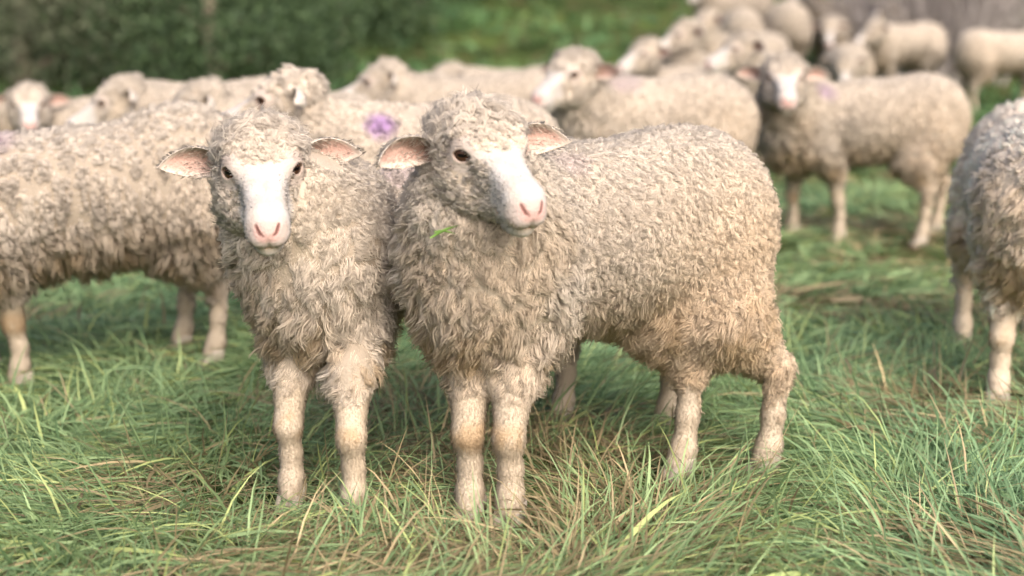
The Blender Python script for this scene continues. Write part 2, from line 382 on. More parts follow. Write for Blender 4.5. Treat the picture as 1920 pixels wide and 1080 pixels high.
# ------------------------------------------------------------ the sheep's head, in its own frame: x to the nose, y to its left, z out of the forehead
HEAD_LO, HEAD_HI = (-.145, -.105, -.135), (.195, .105, .095)
EYEC = np.array([.010, .0425, .0165]); EYED = nrm(np.array([.66, .70, .26]))
EU = nrm(np.array([.68, -.66, .17])); EU = nrm(EU - (EU @ EYED) * EYED); EW = np.cross(EYED, EU)
def sd_almond(Q):
    q = Q - EYEC.astype(Q.dtype); u = q @ EU.astype(Q.dtype); v = q @ EW.astype(Q.dtype)
    return np.sqrt(u * u + (np.abs(v) + .0085) ** 2) - .0175, q @ EYED.astype(Q.dtype)
def sd_head(P):
    Qm = P.copy(); Qm[:, 1] = np.abs(Qm[:, 1])                # the head is symmetric
    d = sd_ell(P, (-.035, 0, -.008), (.090, .068, .066))
    d = smin(d, sd_cone(Qm, (.0, .013, .006), (.125, .008, .004), .0355, .0225), .03)
    d = smin(d, sd_cone(P, (-.01, 0, -.045), (.12, 0, -.030), .050, .0220), .04)
    d = smin(d, sd_ell(Qm, (-.01, .034, -.045), (.062, .030, .046)), .03)
    d = smin(d, sd_ell(P, (.132, 0, -.006), (.038, .0305, .029)), .02)
    d = smin(d, sd_ell(Qm, (.142, .0115, -.0165), (.025, .0185, .0155)), .010)
    d = smin(d, sd_ell(P, (.126, 0, -.0420), (.031, .0215, .0165)), .012)
    d = smin(d, sd_cone(Qm, (-.01, .046, .034), (.022, .040, .032), .009, .010), .022)      # brow
    d = smin(d, np.sqrt(((Qm - EYEC.astype(P.dtype)) ** 2).sum(-1)) - .0206, .012)              # lids
    d = smax(d, -sd_ell(Qm, (.080, .062, -.004), (.045, .021, .022)), .03)                       # hollow below the cheek bone
    d = smax(d, -sd_cone(Qm, (.036, .0445, .010), (.062, .0400, -.006), .0022, .0012), .008)       # tear groove
    a, f = sd_almond(Qm)
    d = smax(d, -np.maximum(a, -f + .004), .0025)
    d = smax(d, -np.minimum(sd_cone(Qm, (.172, .006, -.003), (.166, .0135, .002), .0015, .0024), sd_cone(Qm, (.166, .0135, .002), (.158, .0185, .012), .0024, .0026)), .003)    # nostril
    d = smax(d, -sd_cone(P, (.175, 0, -.006), (.163, 0, -.026), .0016, .0016), .003)            # cleft of the lip
    d = smax(d, -sd_cone(Qm, (.162, .001, -.0315), (.098, .0360, -.0270), .0020, .0024), .004)  # mouth
    return d
HV, HQ = surface_nets(lambda p: sd_head(p), HEAD_LO, HEAD_HI, .0023)
HN = vert_normals(HV, HQ)
def head_colour(V):
    Qm = V.copy(); Qm[:, 1] = np.abs(Qm[:, 1])
    c = np.tile(np.array([.50, .475, .46]), (len(V), 1))
    c = mix(c, (.47, .41, .34), sst(.06, .0, V[:, 0]) * .8)
    c = mix(c, (.45, .385, .32), sst(.40, .75, fbm(V * 45, 77)) * .5)
    c = mix(c, (.50, .41, .37), sst(.05, .03, np.sqrt(((Qm - EYEC) ** 2).sum(-1))) * .45)
    pk = sst(.006, -.003, sd_ell(Qm, (.170, .004, .004), (.020, .020, .0155)))
    c = mix(c, (.57, .34, .31), pk * .95)
    c = mix(c, (.56, .42, .39), sst(.02, .0, sd_ell(V, (.17, 0, -.004), (.03, .03, .03))) * .4)
    c = mix(c, (.16, .07, .06), sst(.0018, .0, np.minimum(sd_cone(Qm, (.172, .006, -.003), (.166, .0135, .002), .0015, .0024), sd_cone(Qm, (.166, .0135, .002), (.158, .0185, .012), .0024, .0026))))
    c = mix(c, (.42, .24, .21), sst(.0022, .0, sd_cone(Qm, (.162, .001, -.0315), (.098, .0360, -.0270), .0020, .0024)))
    c = mix(c, (.72, .66, .50), sst(.004, -.006, sd_ell(V, (.128, 0, -.046), (.026, .02, .012))) * .6)
    c = mix(c, (.33, .25, .19), sst(.005, .0, sd_cone(Qm, (.034, .046, .011), (.066, .0405, -.008), .002, .001)) * .55)
    c = mix(c, (.46, .40, .27), sst(.012, .0, sd_cone(Qm, (.162, .001, -.0335), (.098, .0360, -.0290), .002, .0024)) * .4)
    a, f = sd_almond(Qm)
    near = sst(.026, .0225, np.sqrt(((Qm - EYEC) ** 2).sum(-1))) * (f > .004)
    c = mix(c, (.10, .06, .05), sst(.0034, .0010, a) * near)
    c = mix(c, (.62, .50, .43), sst(.006, .002, a) * near * .5)
    return c
HC = head_colour(HV)
def head_wool(V, adv=0.):
    """wool length on the head and flow in head space"""
    x, y, z = V.T; ay = np.abs(y)
    a, f = sd_almond(np.stack([x, ay, z], -1)); eye = np.sqrt(((np.stack([x, ay, z], -1) - EYEC) ** 2).sum(-1))
    poll = sst(.012, -.035, x) * sst(-.03, .02, z)
    fore = sst(.050, .022, x + .25 * ay - .3 * adv) * sst(.0, .03, z)
    cheek = sst(.085, .035, x + .45 * (z + .04) - adv) * sst(.012, -.008, z - .25 * x - .3 * adv) * sst(.014 - .1 * adv, .026 - .1 * adv, ay)
    jaw = sst(.06, .0, x) * sst(-.02, -.05, z)
    L = np.maximum.reduce([.023 * poll, .011 * fore, .0135 * cheek, .020 * jaw])
    L *= sst(.027, .037, eye) 
    fl = np.stack([.0 * x - .35 * (x < -.03) + .25 * (x > -.03), .25 * np.sign(y), -.45 + .4 * (z > .02)], -1)
    fl = np.where((cheek > poll)[:, None], np.stack([-.5 + 0 * x, .2 * np.sign(y), -.6 + 0 * x], -1), fl)
    return L, fl

# ------------------------------------------------------------ hooves: one shared cloven hoof
def sd_hoof(P):
    Qm = P.copy(); Qm[:, 1] = np.abs(Qm[:, 1])
    d = sd_cone(Qm, (-.006, .0105, .046), (.024, .0125, .008), .0145, .0155)
    d = smin(d, sd_cone(Qm, (-.012, .009, .02), (-.014, .009, .045), .014, .015), .01)
    d = smax(d, -P[:, 2], .003)
    return np.maximum(d, P[:, 2] - .05)
OV, OQ = surface_nets(sd_hoof, (-.04, -.04, -.01), (.055, .04, .06), .0035)
HOOF = mesh_data('hoof', OV, OQ, M_SKIN, mix(np.tile([[.42, .37, .31]], (len(OV), 1)), (.26, .21, .16), sst(.03, .005, OV[:, 2])))

def ball(r, nu=20, nv=12):
    V = []; 
    for j in range(nv + 1):
        for i in range(nu):
            t = math.pi * j / nv; p = 2 * math.pi * i / nu; V.append((r * math.cos(t), r * math.sin(t) * math.cos(p), r * math.sin(t) * math.sin(p)))
    I = np.arange((nv + 1) * nu).reshape(nv + 1, nu); J = np.roll(I, -1, 1)
    return np.array(V), np.stack([I[:-1], I[1:], J[1:], J[:-1]], -1).reshape(-1, 4)
BV, BQ = ball(.0186)
EYE = mesh_data('eye', BV, BQ, M_EYE)

def ear_shape(side, tilt=0., droop=0., sweep=0.):
    """cupped leaf in head space; returns V, Q, colour, outer normals and a mask for the outside"""
    base = np.array([-.044, side * .057, -.008])
    ln = nrm(np.array([-.16 + sweep - .15 * droop, side * .97, .02 - droop]))
    op = nrm(np.array([.80, side * .1, .12 + tilt])); op = nrm(op - (op @ ln) * ln); s = np.cross(ln, op) * side
    nu, nv = 22, 15; G = np.zeros((nu, nv, 3)); ins = np.zeros((nu, nv))
    for i in range(nu):
        u = i / (nu - 1); wd = .0325 * max(math.sin(math.pi * (.17 + .83 * u)), .0) ** .72 * (1 - .12 * u) + .0004
        ph = 1.35 * (1 - u) ** 1.6 + .5; rho = wd / ph
        for j in range(nv):
            v = -1 + 2 * j / (nv - 1)
            c = base + ln * .110 * u - op * (.010 * math.sin(math.pi * u))
            c = c + np.array([0, 0, -.014 * u * u])
            G[i, j] = c + s * rho * math.sin(v * ph) * (1.05 if v > 0 else .95) + op * (-rho * math.cos(v * ph) + rho * math.cos(ph) * .6)
            ins[i, j] = (1 - abs(v)) * sst(1.0, .75, np.array(u))
    V = G.reshape(-1, 3); I = np.arange(nu * nv).reshape(nu, nv)
    Q = np.stack([I[:-1, :-1], I[1:, :-1], I[1:, 1:], I[:-1, 1:]], -1).reshape(-1, 4)
    N = vert_normals(V, Q)
    if (N @ op).mean() < 0: N = -N; Q = Q[:, ::-1]
    th = .0038
    V2 = V - N * th * (.3 + .7 * np.clip(ins.reshape(-1, 1) * 4, 0, 1)); m = len(V)
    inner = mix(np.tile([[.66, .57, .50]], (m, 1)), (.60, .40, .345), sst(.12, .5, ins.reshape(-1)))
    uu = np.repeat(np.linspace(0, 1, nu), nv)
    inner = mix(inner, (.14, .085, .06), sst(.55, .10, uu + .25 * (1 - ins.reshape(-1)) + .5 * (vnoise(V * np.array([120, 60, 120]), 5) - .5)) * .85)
    outer = np.tile([[.68, .62, .56]], (m, 1))
    rim = np.concatenate([I[0], I[1:, -1], I[-1, -2::-1], I[-2:0:-1, 0]])
    rq = np.stack([rim, rim + m, np.roll(rim, -1) + m, np.roll(rim, -1)], 1)
    VV = np.concatenate([V, V2]); QQ = np.concatenate([Q, Q[:, ::-1] + m, rq])
    return VV, QQ, np.concatenate([inner, outer]), np.concatenate([N, -N]), np.concatenate([sst(.8, .0, ins.reshape(-1)) * .7, np.ones(m)]), ln

def rot_head(yaw, pitch, roll):
    hd = np.array([math.cos(yaw), math.sin(yaw), 0]); up = np.array([0, 0, 1.])
    Xv = math.cos(pitch) * hd - math.sin(pitch) * up; Zv = math.sin(pitch) * hd + math.cos(pitch) * up; Yv = np.cross(Zv, Xv)
    Y2 = math.cos(roll) * Yv + math.sin(roll) * Zv; Z2 = -math.sin(roll) * Yv + math.cos(roll) * Zv
    return np.stack([Xv, Y2, Z2], 1)

# ------------------------------------------------------------ locks of wool
def sample_surface(V, Q, w, spacing, r_):
    T = np.concatenate([Q[:, [0, 1, 2]], Q[:, [0, 2, 3]]])
    A = .5 * np.linalg.norm(np.cross(V[T[:, 1]] - V[T[:, 0]], V[T[:, 2]] - V[T[:, 0]]), axis=1) * (w[T].mean(1) > 0)
    n = int(A.sum() / spacing ** 2 * 3.2) + 1
    k = r_.choice(len(T), n, p=A / A.sum()); b = r_.random((n, 2)); f = b.sum(1) > 1; b[f] = 1 - b[f]
    B = np.stack([1 - b.sum(1), b[:, 0], b[:, 1]], 1)
    P = (V[T[k]] * B[..., None]).sum(1)
    cell = np.floor(P / (spacing * .93) + 1000).astype(np.int64); key = (cell[:, 0] * 4001 + cell[:, 1]) * 4001 + cell[:, 2]
    _, first = np.unique(key, return_index=True)
    return P[first], T[k[first]], B[first]
def interp(A, T, B): return (A[T] * (B[..., None] if A.ndim > 1 else B)).sum(1)

def grow_locks(P, N, L, flow, col, clump_r, strands, r_, seed, npt=5, fold=None, deep=0., thick=.00085, curl=.25, frizz=.13, wild=1.):
    n = len(P)
    nz = np.stack([vnoise(P * 16 + 31 * i, seed + i) for i in range(3)], -1) - .5
    g = nrm(N * .75 + flow + nz * .75 * wild + r_.normal(0, .18 * wild, (n, 3)))
    Lc = L * (.72 + .56 * r_.random(n))
    if fold is not None:                                   # deep cracks: locks gather into larger staples
        size, metric, depth = fold[:3]; depth = np.clip(depth + deep, 0, .95)
        S = P * metric; key = np.floor(S / size + 500).astype(np.int64); key = (key[:, 0] * 1009 + key[:, 1]) * 1009 + key[:, 2]
        _, fi = np.unique(key, return_index=True); C = S[fi] + r_.normal(0, size * .2, (len(fi), 3))
        kd = kdtree.KDTree(len(C)); [kd.insert(c, i) for i, c in enumerate(C)]; kd.balance()
        alive = np.ones(len(C), bool)
        for i in range(len(C)):                            # keep the staples apart from each other
            if alive[i]:
                for _, q, _ in kd.find_range(C[i], size * .8):
                    if q != i: alive[q] = False
        C = C[alive]; kd = kdtree.KDTree(len(C)); [kd.insert(c, i) for i, c in enumerate(C)]; kd.balance()
        e = np.empty(n); cen = np.empty((n, 3))
        for i in range(n):
            (c1, i1, d1), (c2, i2, d2) = kd.find_n(S[i], 2)
            e[i] = (d2 * d2 - d1 * d1) / (2 * (c2 - c1).length + 1e-6) / size; cen[i] = c1
        ed = sst(0, fold[3] if len(fold) > 3 else .16, e); Lc = Lc * (1 - depth + depth * ed)
        pull = (cen - S) / metric; pull -= (pull * N).sum(1, keepdims=True) * N
        g = nrm(g + pull / size * .35)
    c = np.repeat(np.arange(n), strands); m = len(c)
    t1 = nrm(np.cross(N, np.array([.31, .52, .79]))); t2 = np.cross(N, t1)
    rr = np.sqrt(r_.random(m)) * np.repeat(clump_r, strands); th = r_.random(m) * 2 * np.pi
    off = t1[c] * (rr * np.cos(th))[:, None] + t2[c] * (rr * np.sin(th))[:, None]
    Ls = Lc[c] * (.76 + .34 * r_.random(m))
    wv = nrm(np.cross(g, r_.normal(0, 1, (n, 3)))); wv2 = np.cross(g, wv); ph = r_.random(n) * 6.28
    fr = r_.normal(0, 1, (m, 3))
    t = np.linspace(0, 1, npt)
    pts = np.empty((m, npt, 3)); 
    for i, ti in enumerate(t):
        a = ph + ti * 5.2
        ctr = P - N * .003 + g * (Lc * 0)[:, None] + (wv * np.cos(a)[:, None] + wv2 * np.sin(a)[:, None]) * (Lc * curl * ti)[:, None]
        pts[:, i] = ctr[c] + g[c] * (Ls * ti)[:, None] + off * (1.10 - .62 * ti ** 2.2) + fr * (Ls * frizz * ti)[:, None]
        pts[:, i, 2] -= Ls * .16 * ti * ti
    rad = thick * np.array([1.0, 1.1, 1.05, .9, .5])[None, :npt] * r_.uniform(.7, 1.25, (m, 1)) if npt == 5 else thick * np.linspace(1.1, .4, npt)[None] * r_.uniform(.7, 1.25, (m, 1))
    cc = col[c] * r_.uniform(.95, 1.05, (m, 1))
    nn = nrm(N[c] * .9 + g[c] * .25 + off / np.repeat(clump_r, strands)[:, None] * .62)
    return pts, rad, cc, nn

# ------------------------------------------------------------ the sheep
SMALL = np.array([0, 0, 1.])
CREAM = np.array([.745, .67, .585]); DIRTY = np.array([.645, .58, .51]); TAN = np.array([.77, .62, .46]); STAIN = np.array([.60, .46, .30]); PURPLE = np.array([.30, .18, .38]); WHITE = np.array([.80, .74, .675]); UNDER = np.array([.42, .355, .285])
GROUP = 'flock of sheep in the pasture'
def sheep(label, S, H, head, feet=None, scale=1., chest=None, vox=.011, spacing=.016, strands=9, thick=.0013, marks=(), tan=.4, fold=(.05, np.array([1, 1, .8]), .35), seed=1, zs=0., zh=0., parts=True, tone=.78, purple=.8, fuzz=1., wool=1., adv=.0, sweep=.0, wild=1.):
    """S, H: ground points under shoulders and hips; head: (skull position, yaw, pitch, roll, size)"""
    r_ = np.random.default_rng(seed); k = scale
    if vox > .009: adv = r_.uniform(-.01, .05)
    if vox > .012 and scale == 1.: k = r_.uniform(.93, 1.04)
    S = np.array(S, float); H = np.array(H, float); ctr = (S + H) / 2
    z0 = float(hz(*ctr)) + .016
    f = nrm(S - H); lat = np.array([-f[1], f[0]])
    f2 = f if chest is None else np.array([math.cos(R(chest)), math.sin(R(chest))]); lat2 = np.array([-f2[1], f2[0]])
    def p3(xy, z): return np.array([xy[0], xy[1], z0 + z * k])
    if feet is None:
        j = lambda: r_.uniform(-.05, .05)
        feet = [S + (f2 * j() + lat2 * .075) * k, S + (f2 * j() - lat2 * .075) * k, H + (f * (j() - .04) + lat * .08) * k, H + (f * (j() - .04) - lat * .08) * k]
    feet = [np.array(q, float) for q in feet]
    M1 = np.array([[f[0], -f[1], 0], [f[1], f[0], 0], [0, 0, 1]]); M2 = np.array([[f2[0], -f2[1], 0], [f2[1], f2[0], 0], [0, 0, 1]])
    hp, yaw, pitch, roll, hs = head; hp = np.array(hp, float); RH = rot_head(R(yaw), R(pitch), R(roll))
    E_ = [(p3(S, .475 + zs), (.160, .144, .163), M2), (p3(H - f * .005 * k, .482 + zh), (.165, .148, .166), M1), (p3(ctr, .468 + (zs + zh) / 2), (.25, .160, .160), M1), (p3(S + f2 * .085 * k, .432 + zs), (.115, .126, .146), M2), (p3(H - f * .075 * k, .455 + zh), (.10, .125, .135), M1)]
    C_ = []
    nb = hp - RH[:, 0] * .045 * hs - RH[:, 2] * .030 * hs
    n0 = p3(S + f2 * .07 * k, .50 + zs); n1 = (n0 + nb) / 2 + np.array([f2[0], f2[1], 0]) * .015 * k
    C_ += [(n0, n1, .112 * k, .094 * k, .07), (n1, nb, .094 * k, .059 * hs, .05)]
    legs = []
    for i, (q, b, ff, ll) in enumerate(zip(feet, (S, S, H, H), (f2, f2, f, f), (lat2, lat2, lat, lat))):
        sd = 1 if i % 2 == 0 else -1
        if i < 2:
            J = [(p3(b + (ll * sd * .066) * k, .38), .070), (p3(.25 * b + .75 * q + ll * sd * .012 * k, .265), .038), (p3(q + ff * .010 * k, .160), .0235), (p3(q - ff * .002 * k, .105), .0178), (p3(q, .060), .0205), (p3(q + ff * .010 * k, .034), .0205)]
        else:
            J = [(p3(b + (ll * sd * .066 - ff * .02) * k, .40), .112), (p3(.5 * b + .5 * q + (ff * .018 + ll * sd * .018) * k, .315), .080), (p3(q - ff * .024 * k, .215), .0235), (p3(q - ff * .018 * k, .125), .0182), (p3(q - ff * .010 * k, .062), .0215), (p3(q + ff * .006 * k, .036), .0205)]
        fz = float(hz(*q)) + .003 - z0
        J = [(np.array([p[0], p[1], p[2] + fz * max(0., 1 - (p[2] - z0) / (.3 * k))]), r0) for p, r0 in J]
        legs.append(J)
        for a, b_ in zip(J[:-1], J[1:]): C_.append((a[0], b_[0], a[1] * k, b_[1] * k, .018 if a[1] < .05 else .045))
    def sd_body(P):
        d = None
        for i in (1, 2, 4, 0, 3):
            c, r, M = E_[i]
            e = sd_ell(P, c, np.array(r) * k, M); d = e if d is None else smin(d, e, (.025 if i == 0 and chest is not None else .09) * k)
        for a, b, ra, rb, kk in C_: d = smin(d, sd_cone(P, a, b, ra, rb), kk * k)
        return d
    pts = np.array([c for c, _, _ in E_] + [c[0] for c in C_] + [c[1] for c in C_])
    lo = pts.min(0) - .21 * k; hi = pts.max(0) + .21 * k; lo[2] = pts[:, 2].min() - .05; 
    V, Q = surface_nets(sd_body, lo, hi, vox)
    N = vert_normals(V, Q)
    # fields on the body
    zz = (V[:, 2] - z0) / k; tt = ((V[:, :2] - H) @ f) / np.linalg.norm(S - H)
    up = N[:, 2]
    dch = ((V[:, :2] - S) @ f2) / k
    chestm = sst(.02, .12, dch) * sst(.60, .48, zz) * sst(.2, .28, zz)
    front = tt > .5
    legf = np.where(front, sst(.175, .28, zz + .03 * (vnoise(V * 40, 2) - .5)), sst(.10, .20, zz + .10 * (vnoise(V * 30, 2) - .5)))
    L = (.0110 + .010 * chestm * sst(.30, .62, fbm(V * 8, seed + 9)) + .006 * chestm + .009 * sst(.42, .30, zz) * sst(.2, -.4, up) + .005 * sst(.42, .30, zz)) * (.75 + .5 * fbm(V * 7, seed + 40))
    L = L * np.where(front, 1, 1 - .3 * sst(.30, .24, zz)); L = (L * legf) * k * wool; L[L < .006] = 0
    # flow: back along the spine, down on the sides, hanging on the chest and legs
    bk = np.array([-f[0], -f[1], 0])
    fl = bk * (.30 * sst(.2, .8, up))[:, None] + np.array([0, 0, -1.]) * (.24 + .40 * chestm + .40 * sst(.36, .25, zz))[:, None] + bk * .15
    nzc = fbm(V * 9, seed); nz2 = fbm(V * 30, seed + 5)
    c = mix(np.tile(CREAM, (len(V), 1)), DIRTY, sst(.35, .65, nzc))
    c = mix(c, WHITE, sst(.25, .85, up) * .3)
    c = mix(c, TAN, tan * np.clip(sst(.75, -.2, tt) * sst(.66, .40, zz) * 1.1 + .45 * sst(.40, .26, zz), 0, 1) * (.6 + .6 * nz2))
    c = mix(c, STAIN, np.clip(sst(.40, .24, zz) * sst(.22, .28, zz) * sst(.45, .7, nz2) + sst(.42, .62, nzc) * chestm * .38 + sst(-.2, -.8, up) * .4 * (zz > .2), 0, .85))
    skin = mix(np.tile(np.array([.52, .44, .35]), (len(V), 1)), (.36, .24, .13), sst(.040, .010, np.abs(zz - .157)) * front * sst(.38, .6, nz2) * .8)
    skin = mix(skin, (.46, .37, .26), sst(.62, .30, nzc) * .25)
    lowf = sst(.0, .015, L)
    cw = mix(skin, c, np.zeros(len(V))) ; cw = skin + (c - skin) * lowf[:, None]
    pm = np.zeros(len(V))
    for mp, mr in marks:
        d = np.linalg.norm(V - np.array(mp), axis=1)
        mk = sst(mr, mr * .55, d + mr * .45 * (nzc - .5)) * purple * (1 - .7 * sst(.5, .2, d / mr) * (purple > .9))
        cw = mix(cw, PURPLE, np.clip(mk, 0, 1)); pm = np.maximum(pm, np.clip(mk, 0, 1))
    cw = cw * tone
    # head in place
    HL, HFL = head_wool(HV, adv)
    HVw = hp + (HV * hs) @ RH.T; HNw = HN @ RH.T
    hwool = mix(np.tile(CREAM * 1.02, (len(HV), 1)), DIRTY, sst(.3, .7, fbm(HV * 30, seed)) * .8)
    hcol = HC.copy(); lw = sst(.002, .010, HL)
    hcol = hcol * (1 - lw[:, None]) + hwool * lw[:, None]
    base = np.array([ctr[0], ctr[1], z0])
    root = empty('sheep', base); tag(root, label, 'sheep', GROUP)
    BVv = np.concatenate([V, HVw]); BQq = np.concatenate([Q, HQ + len(V)])
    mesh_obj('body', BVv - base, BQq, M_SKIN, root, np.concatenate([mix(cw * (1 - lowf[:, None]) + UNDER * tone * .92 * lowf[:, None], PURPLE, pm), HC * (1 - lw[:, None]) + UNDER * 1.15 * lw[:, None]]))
    # fleece
    epts = [hp + hs * (RH @ np.array([-.050, sd_ * (.075 + t_), -.006])) for sd_ in (1, -1) for t_ in (.0, .025, .05)]
    def ear_free(P): return np.min([np.linalg.norm(P - e_, axis=1) for e_ in epts], 0) > .027 * hs
    def inside_head(P): return sd_head((P - hp) @ RH / hs) * hs
    P, T, B = sample_surface(V, Q, L, spacing, r_)
    Lp = interp(L, T, B); Np = nrm(interp(N, T, B)); Fp = interp(fl, T, B); Cp = interp(cw, T, B); Chp = interp(chestm, T, B)
    tip = P + nrm(Np * .75 + Fp) * Lp[:, None]
    ok = (Lp > .004) & (inside_head(P) > .004) & (inside_head(tip) > .005) & ear_free(tip) & (r_.random(len(P)) > .55 * Chp)
    P, Lp, Np, Fp, Cp, Chp = P[ok], Lp[ok], Np[ok], Fp[ok], Cp[ok], Chp[ok]
    Cp = Cp * r_.uniform(.86, 1.10, (len(P), 1))
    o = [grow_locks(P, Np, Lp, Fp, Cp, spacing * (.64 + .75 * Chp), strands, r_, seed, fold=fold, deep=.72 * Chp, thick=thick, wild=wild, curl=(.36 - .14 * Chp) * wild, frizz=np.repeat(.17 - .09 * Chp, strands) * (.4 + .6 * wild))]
    P, T, B = sample_surface(HVw, HQ, HL, spacing * .85, r_)
    Lp = interp(HL, T, B) * hs; Np = nrm(interp(HNw, T, B)); Fp = interp(HFL @ RH.T, T, B); Cp = interp(hwool, T, B) * tone * r_.uniform(.88, 1.10, (len(P), 1))
    ok = (Lp > .003) & (sd_body(P) > -.02) & ear_free(P + Np * Lp[:, None])
    P, Lp, Np, Fp, Cp = P[ok], Lp[ok], Np[ok], Fp[ok], Cp[ok]
    o.append(grow_locks(P, Np, Lp, Fp, Cp, np.full(len(P), spacing * .66), strands, r_, seed + 3, thick=thick * .9, curl=.55, fold=(.020, np.array([1, 1, 1.]), .6, .25) if strands > 10 else None))
    curves_obj('fleece', np.concatenate([q[0] for q in o]) - base, np.concatenate([q[1] for q in o]), np.concatenate([q[2] for q in o]), M_WOOL, root, np.concatenate([q[3] for q in o]))
    # short fur on legs and face
    if fuzz:
        sp = .0042 / fuzz
        Pl, T, B = sample_surface(V, Q, ((L < .014 * k) & (zz < .4)).astype(float), sp * 1.0, r_)
        Nl = nrm(interp(N, T, B)); Cl = interp(skin * tone, T, B); Dl = nrm(Nl * .45 + np.array([0, 0, -1.]) * .9 + r_.normal(0, .16, (len(Pl), 3))); Ll = .006 * k * r_.uniform(.6, 1.3, len(Pl))
        ok = inside_head(Pl) > .01; Pl, Nl, Cl, Dl, Ll = Pl[ok], Nl[ok], Cl[ok], Dl[ok], Ll[ok]
        bare = ((HL < .0135) & (sd_ell(HV * np.array([1, 1, 1.]), (.172, 0, .0), (.020, .024, .018)) > 0) & (np.sqrt(((np.abs(HV * np.array([0, 1, 0])) + HV * np.array([1, 0, 1]) - EYEC) ** 2).sum(1)) > .0240)).astype(float)
        Pf, T, B = sample_surface(HVw, HQ, bare, sp, r_)
        Nf = nrm(interp(HNw, T, B)); Cf = interp(hcol * tone, T, B); xl = interp(HV, T, B)
        dirh = np.stack([-.9 + 0 * xl[:, 0], .3 * np.sign(xl[:, 1]), -.35 + 0 * xl[:, 0]], -1) @ RH.T
        Df = nrm(Nf * .4 + dirh + r_.normal(0, .14, (len(Pf), 3))); Lf = (.0035 + .004 * sst(.12, .0, xl[:, 0]) + .006 * sst(.0, .01, interp(HL, T, B))) * hs * r_.uniform(.7, 1.3, len(Pf))
        Pa = np.concatenate([Pl, Pf]); Da = np.concatenate([Dl, Df]); La = np.concatenate([Ll, Lf]); Na = np.concatenate([Nl, Nf]); Ca = np.concatenate([Cl, Cf])
        EP = []
    # ears, eyes, hooves
    for side in (1, -1):
        ev, eq, ec, en, em, ln = ear_shape(side, r_.uniform(-.1, .1), r_.uniform(-.10, -.04), sweep)
        evw = hp + (ev * hs) @ RH.T; enw = en @ RH.T
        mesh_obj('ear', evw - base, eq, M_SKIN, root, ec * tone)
        if fuzz:
            Pe, T, B = sample_surface(evw, eq, em, sp * 1.05, r_)
            Ne = nrm(interp(enw, T, B)); De = nrm(Ne * .35 + (ln @ RH.T) * .9 + r_.normal(0, .2, (len(Pe), 3)))
            Ce = interp(ec, T, B); Ce = Ce * .35 + np.array([.70, .63, .56]) * .65
            Pa = np.concatenate([Pa, Pe]); Da = np.concatenate([Da, De]); La = np.concatenate([La, .0085 * hs * r_.uniform(.6, 1.3, len(Pe))]); Na = np.concatenate([Na, Ne]); Ca = np.concatenate([Ca, Ce * tone])
        eo = link(bpy.data.objects.new('eye', EYE), root)
        m_ = np.array([1, side, 1]); c_ = hp + hs * (RH @ (EYEC * m_)); ex = RH @ (EYED * m_); eu = RH @ (EU * m_)
        from mathutils import Matrix
        Mx = Matrix(np.stack([ex, eu, np.cross(ex, eu)], 1).tolist()).to_4x4(); eo.matrix_local = Matrix.Translation(c_ - base) @ Mx @ Matrix.Scale(hs, 4)
    if fuzz:
        pt = np.stack([Pa - Na * .001, Pa + Da * (La * .55)[:, None], Pa + Da * La[:, None] - SMALL * (La * .12)[:, None]], 1)
        rd = np.array([.00055, .0005, .0002])[None] / fuzz ** .5 * r_.uniform(.7, 1.3, (len(Pa), 1))
        curves_obj('short_fur', pt - base, rd, Ca * r_.uniform(.88, 1.08, (len(Pa), 1)), M_FUR, root, nrm(Na + Da * .3 + r_.normal(0, 1, Na.shape) * np.where(np.arange(len(Na)) < len(Pl), .15, .38)[:, None]))
    for i, q in enumerate(feet):
        ho = link(bpy.data.objects.new('hoof', HOOF), root); ff = f2 if i < 2 else f
        ho.location = (q[0] - base[0], q[1] - base[1], float(hz(*q)) + .003 - z0); ho.rotation_euler = (0, 0, math.atan2(ff[1], ff[0])); ho.scale = (k,) * 3
    return root

NEAR = dict(vox=.007, spacing=.0069, strands=17, thick=.00050, fold=(.038, np.array([1, 1, .7]), .2, .24))
MIDF = dict(vox=.010, spacing=.0145, strands=13, thick=.0015, fuzz=.55, tone=.88)
FARF = dict(vox=.014, spacing=.022, strands=11, thick=.0026, fuzz=.3)
sheep('sheep with head turned to the right, standing in front with its tan flank showing', (-.02, 2.44), (.308, 2.66), ((-.040, 2.25, .650), -62, 25, 4, 1.02),
      feet=[(-.003, 2.305), (-.072, 2.33), (.475, 2.57), (.313, 2.56)], chest=-108, marks=[((.10, 2.44, .63), .05)], tan=.95, seed=3, purple=.13, tone=1., adv=.035, sweep=.26, **NEAR)
sheep('sheep facing the camera straight on beside the tan flanked one', (-.335, 2.53), (.08, 2.88), ((-.412, 2.345, .612), -78, 27, 3, 1.03),
      feet=[(-.272, 2.34), (-.393, 2.43), (.319, 2.88), (.102, 2.91)], scale=.93, zs=.02, chest=-103, marks=[((-.20, 2.62, .58), .08)], tan=.15, seed=5, purple=.15, tone=1., **NEAR)
sheep('grazing sheep with deeply cracked fleece cut off by the left edge', (-1.22, 3.22), (-.82, 3.46), ((-1.72, 2.95, .22), 200, 62, 0, 1.05),
      feet=[(-1.149, 3.232), (-1.27, 3.36), (-.749, 3.471), (-.863, 3.62)], marks=[((-1.20, 3.2, .60), .11)], tan=.25, seed=8, zs=-.05, fold=(.034, np.array([1, 1, .22]), .9, .22), wild=.45, tone=.84, scale=.985, vox=.008, spacing=.0100, strands=15, thick=.00095, wool=1.6, purple=.3, fuzz=.8)
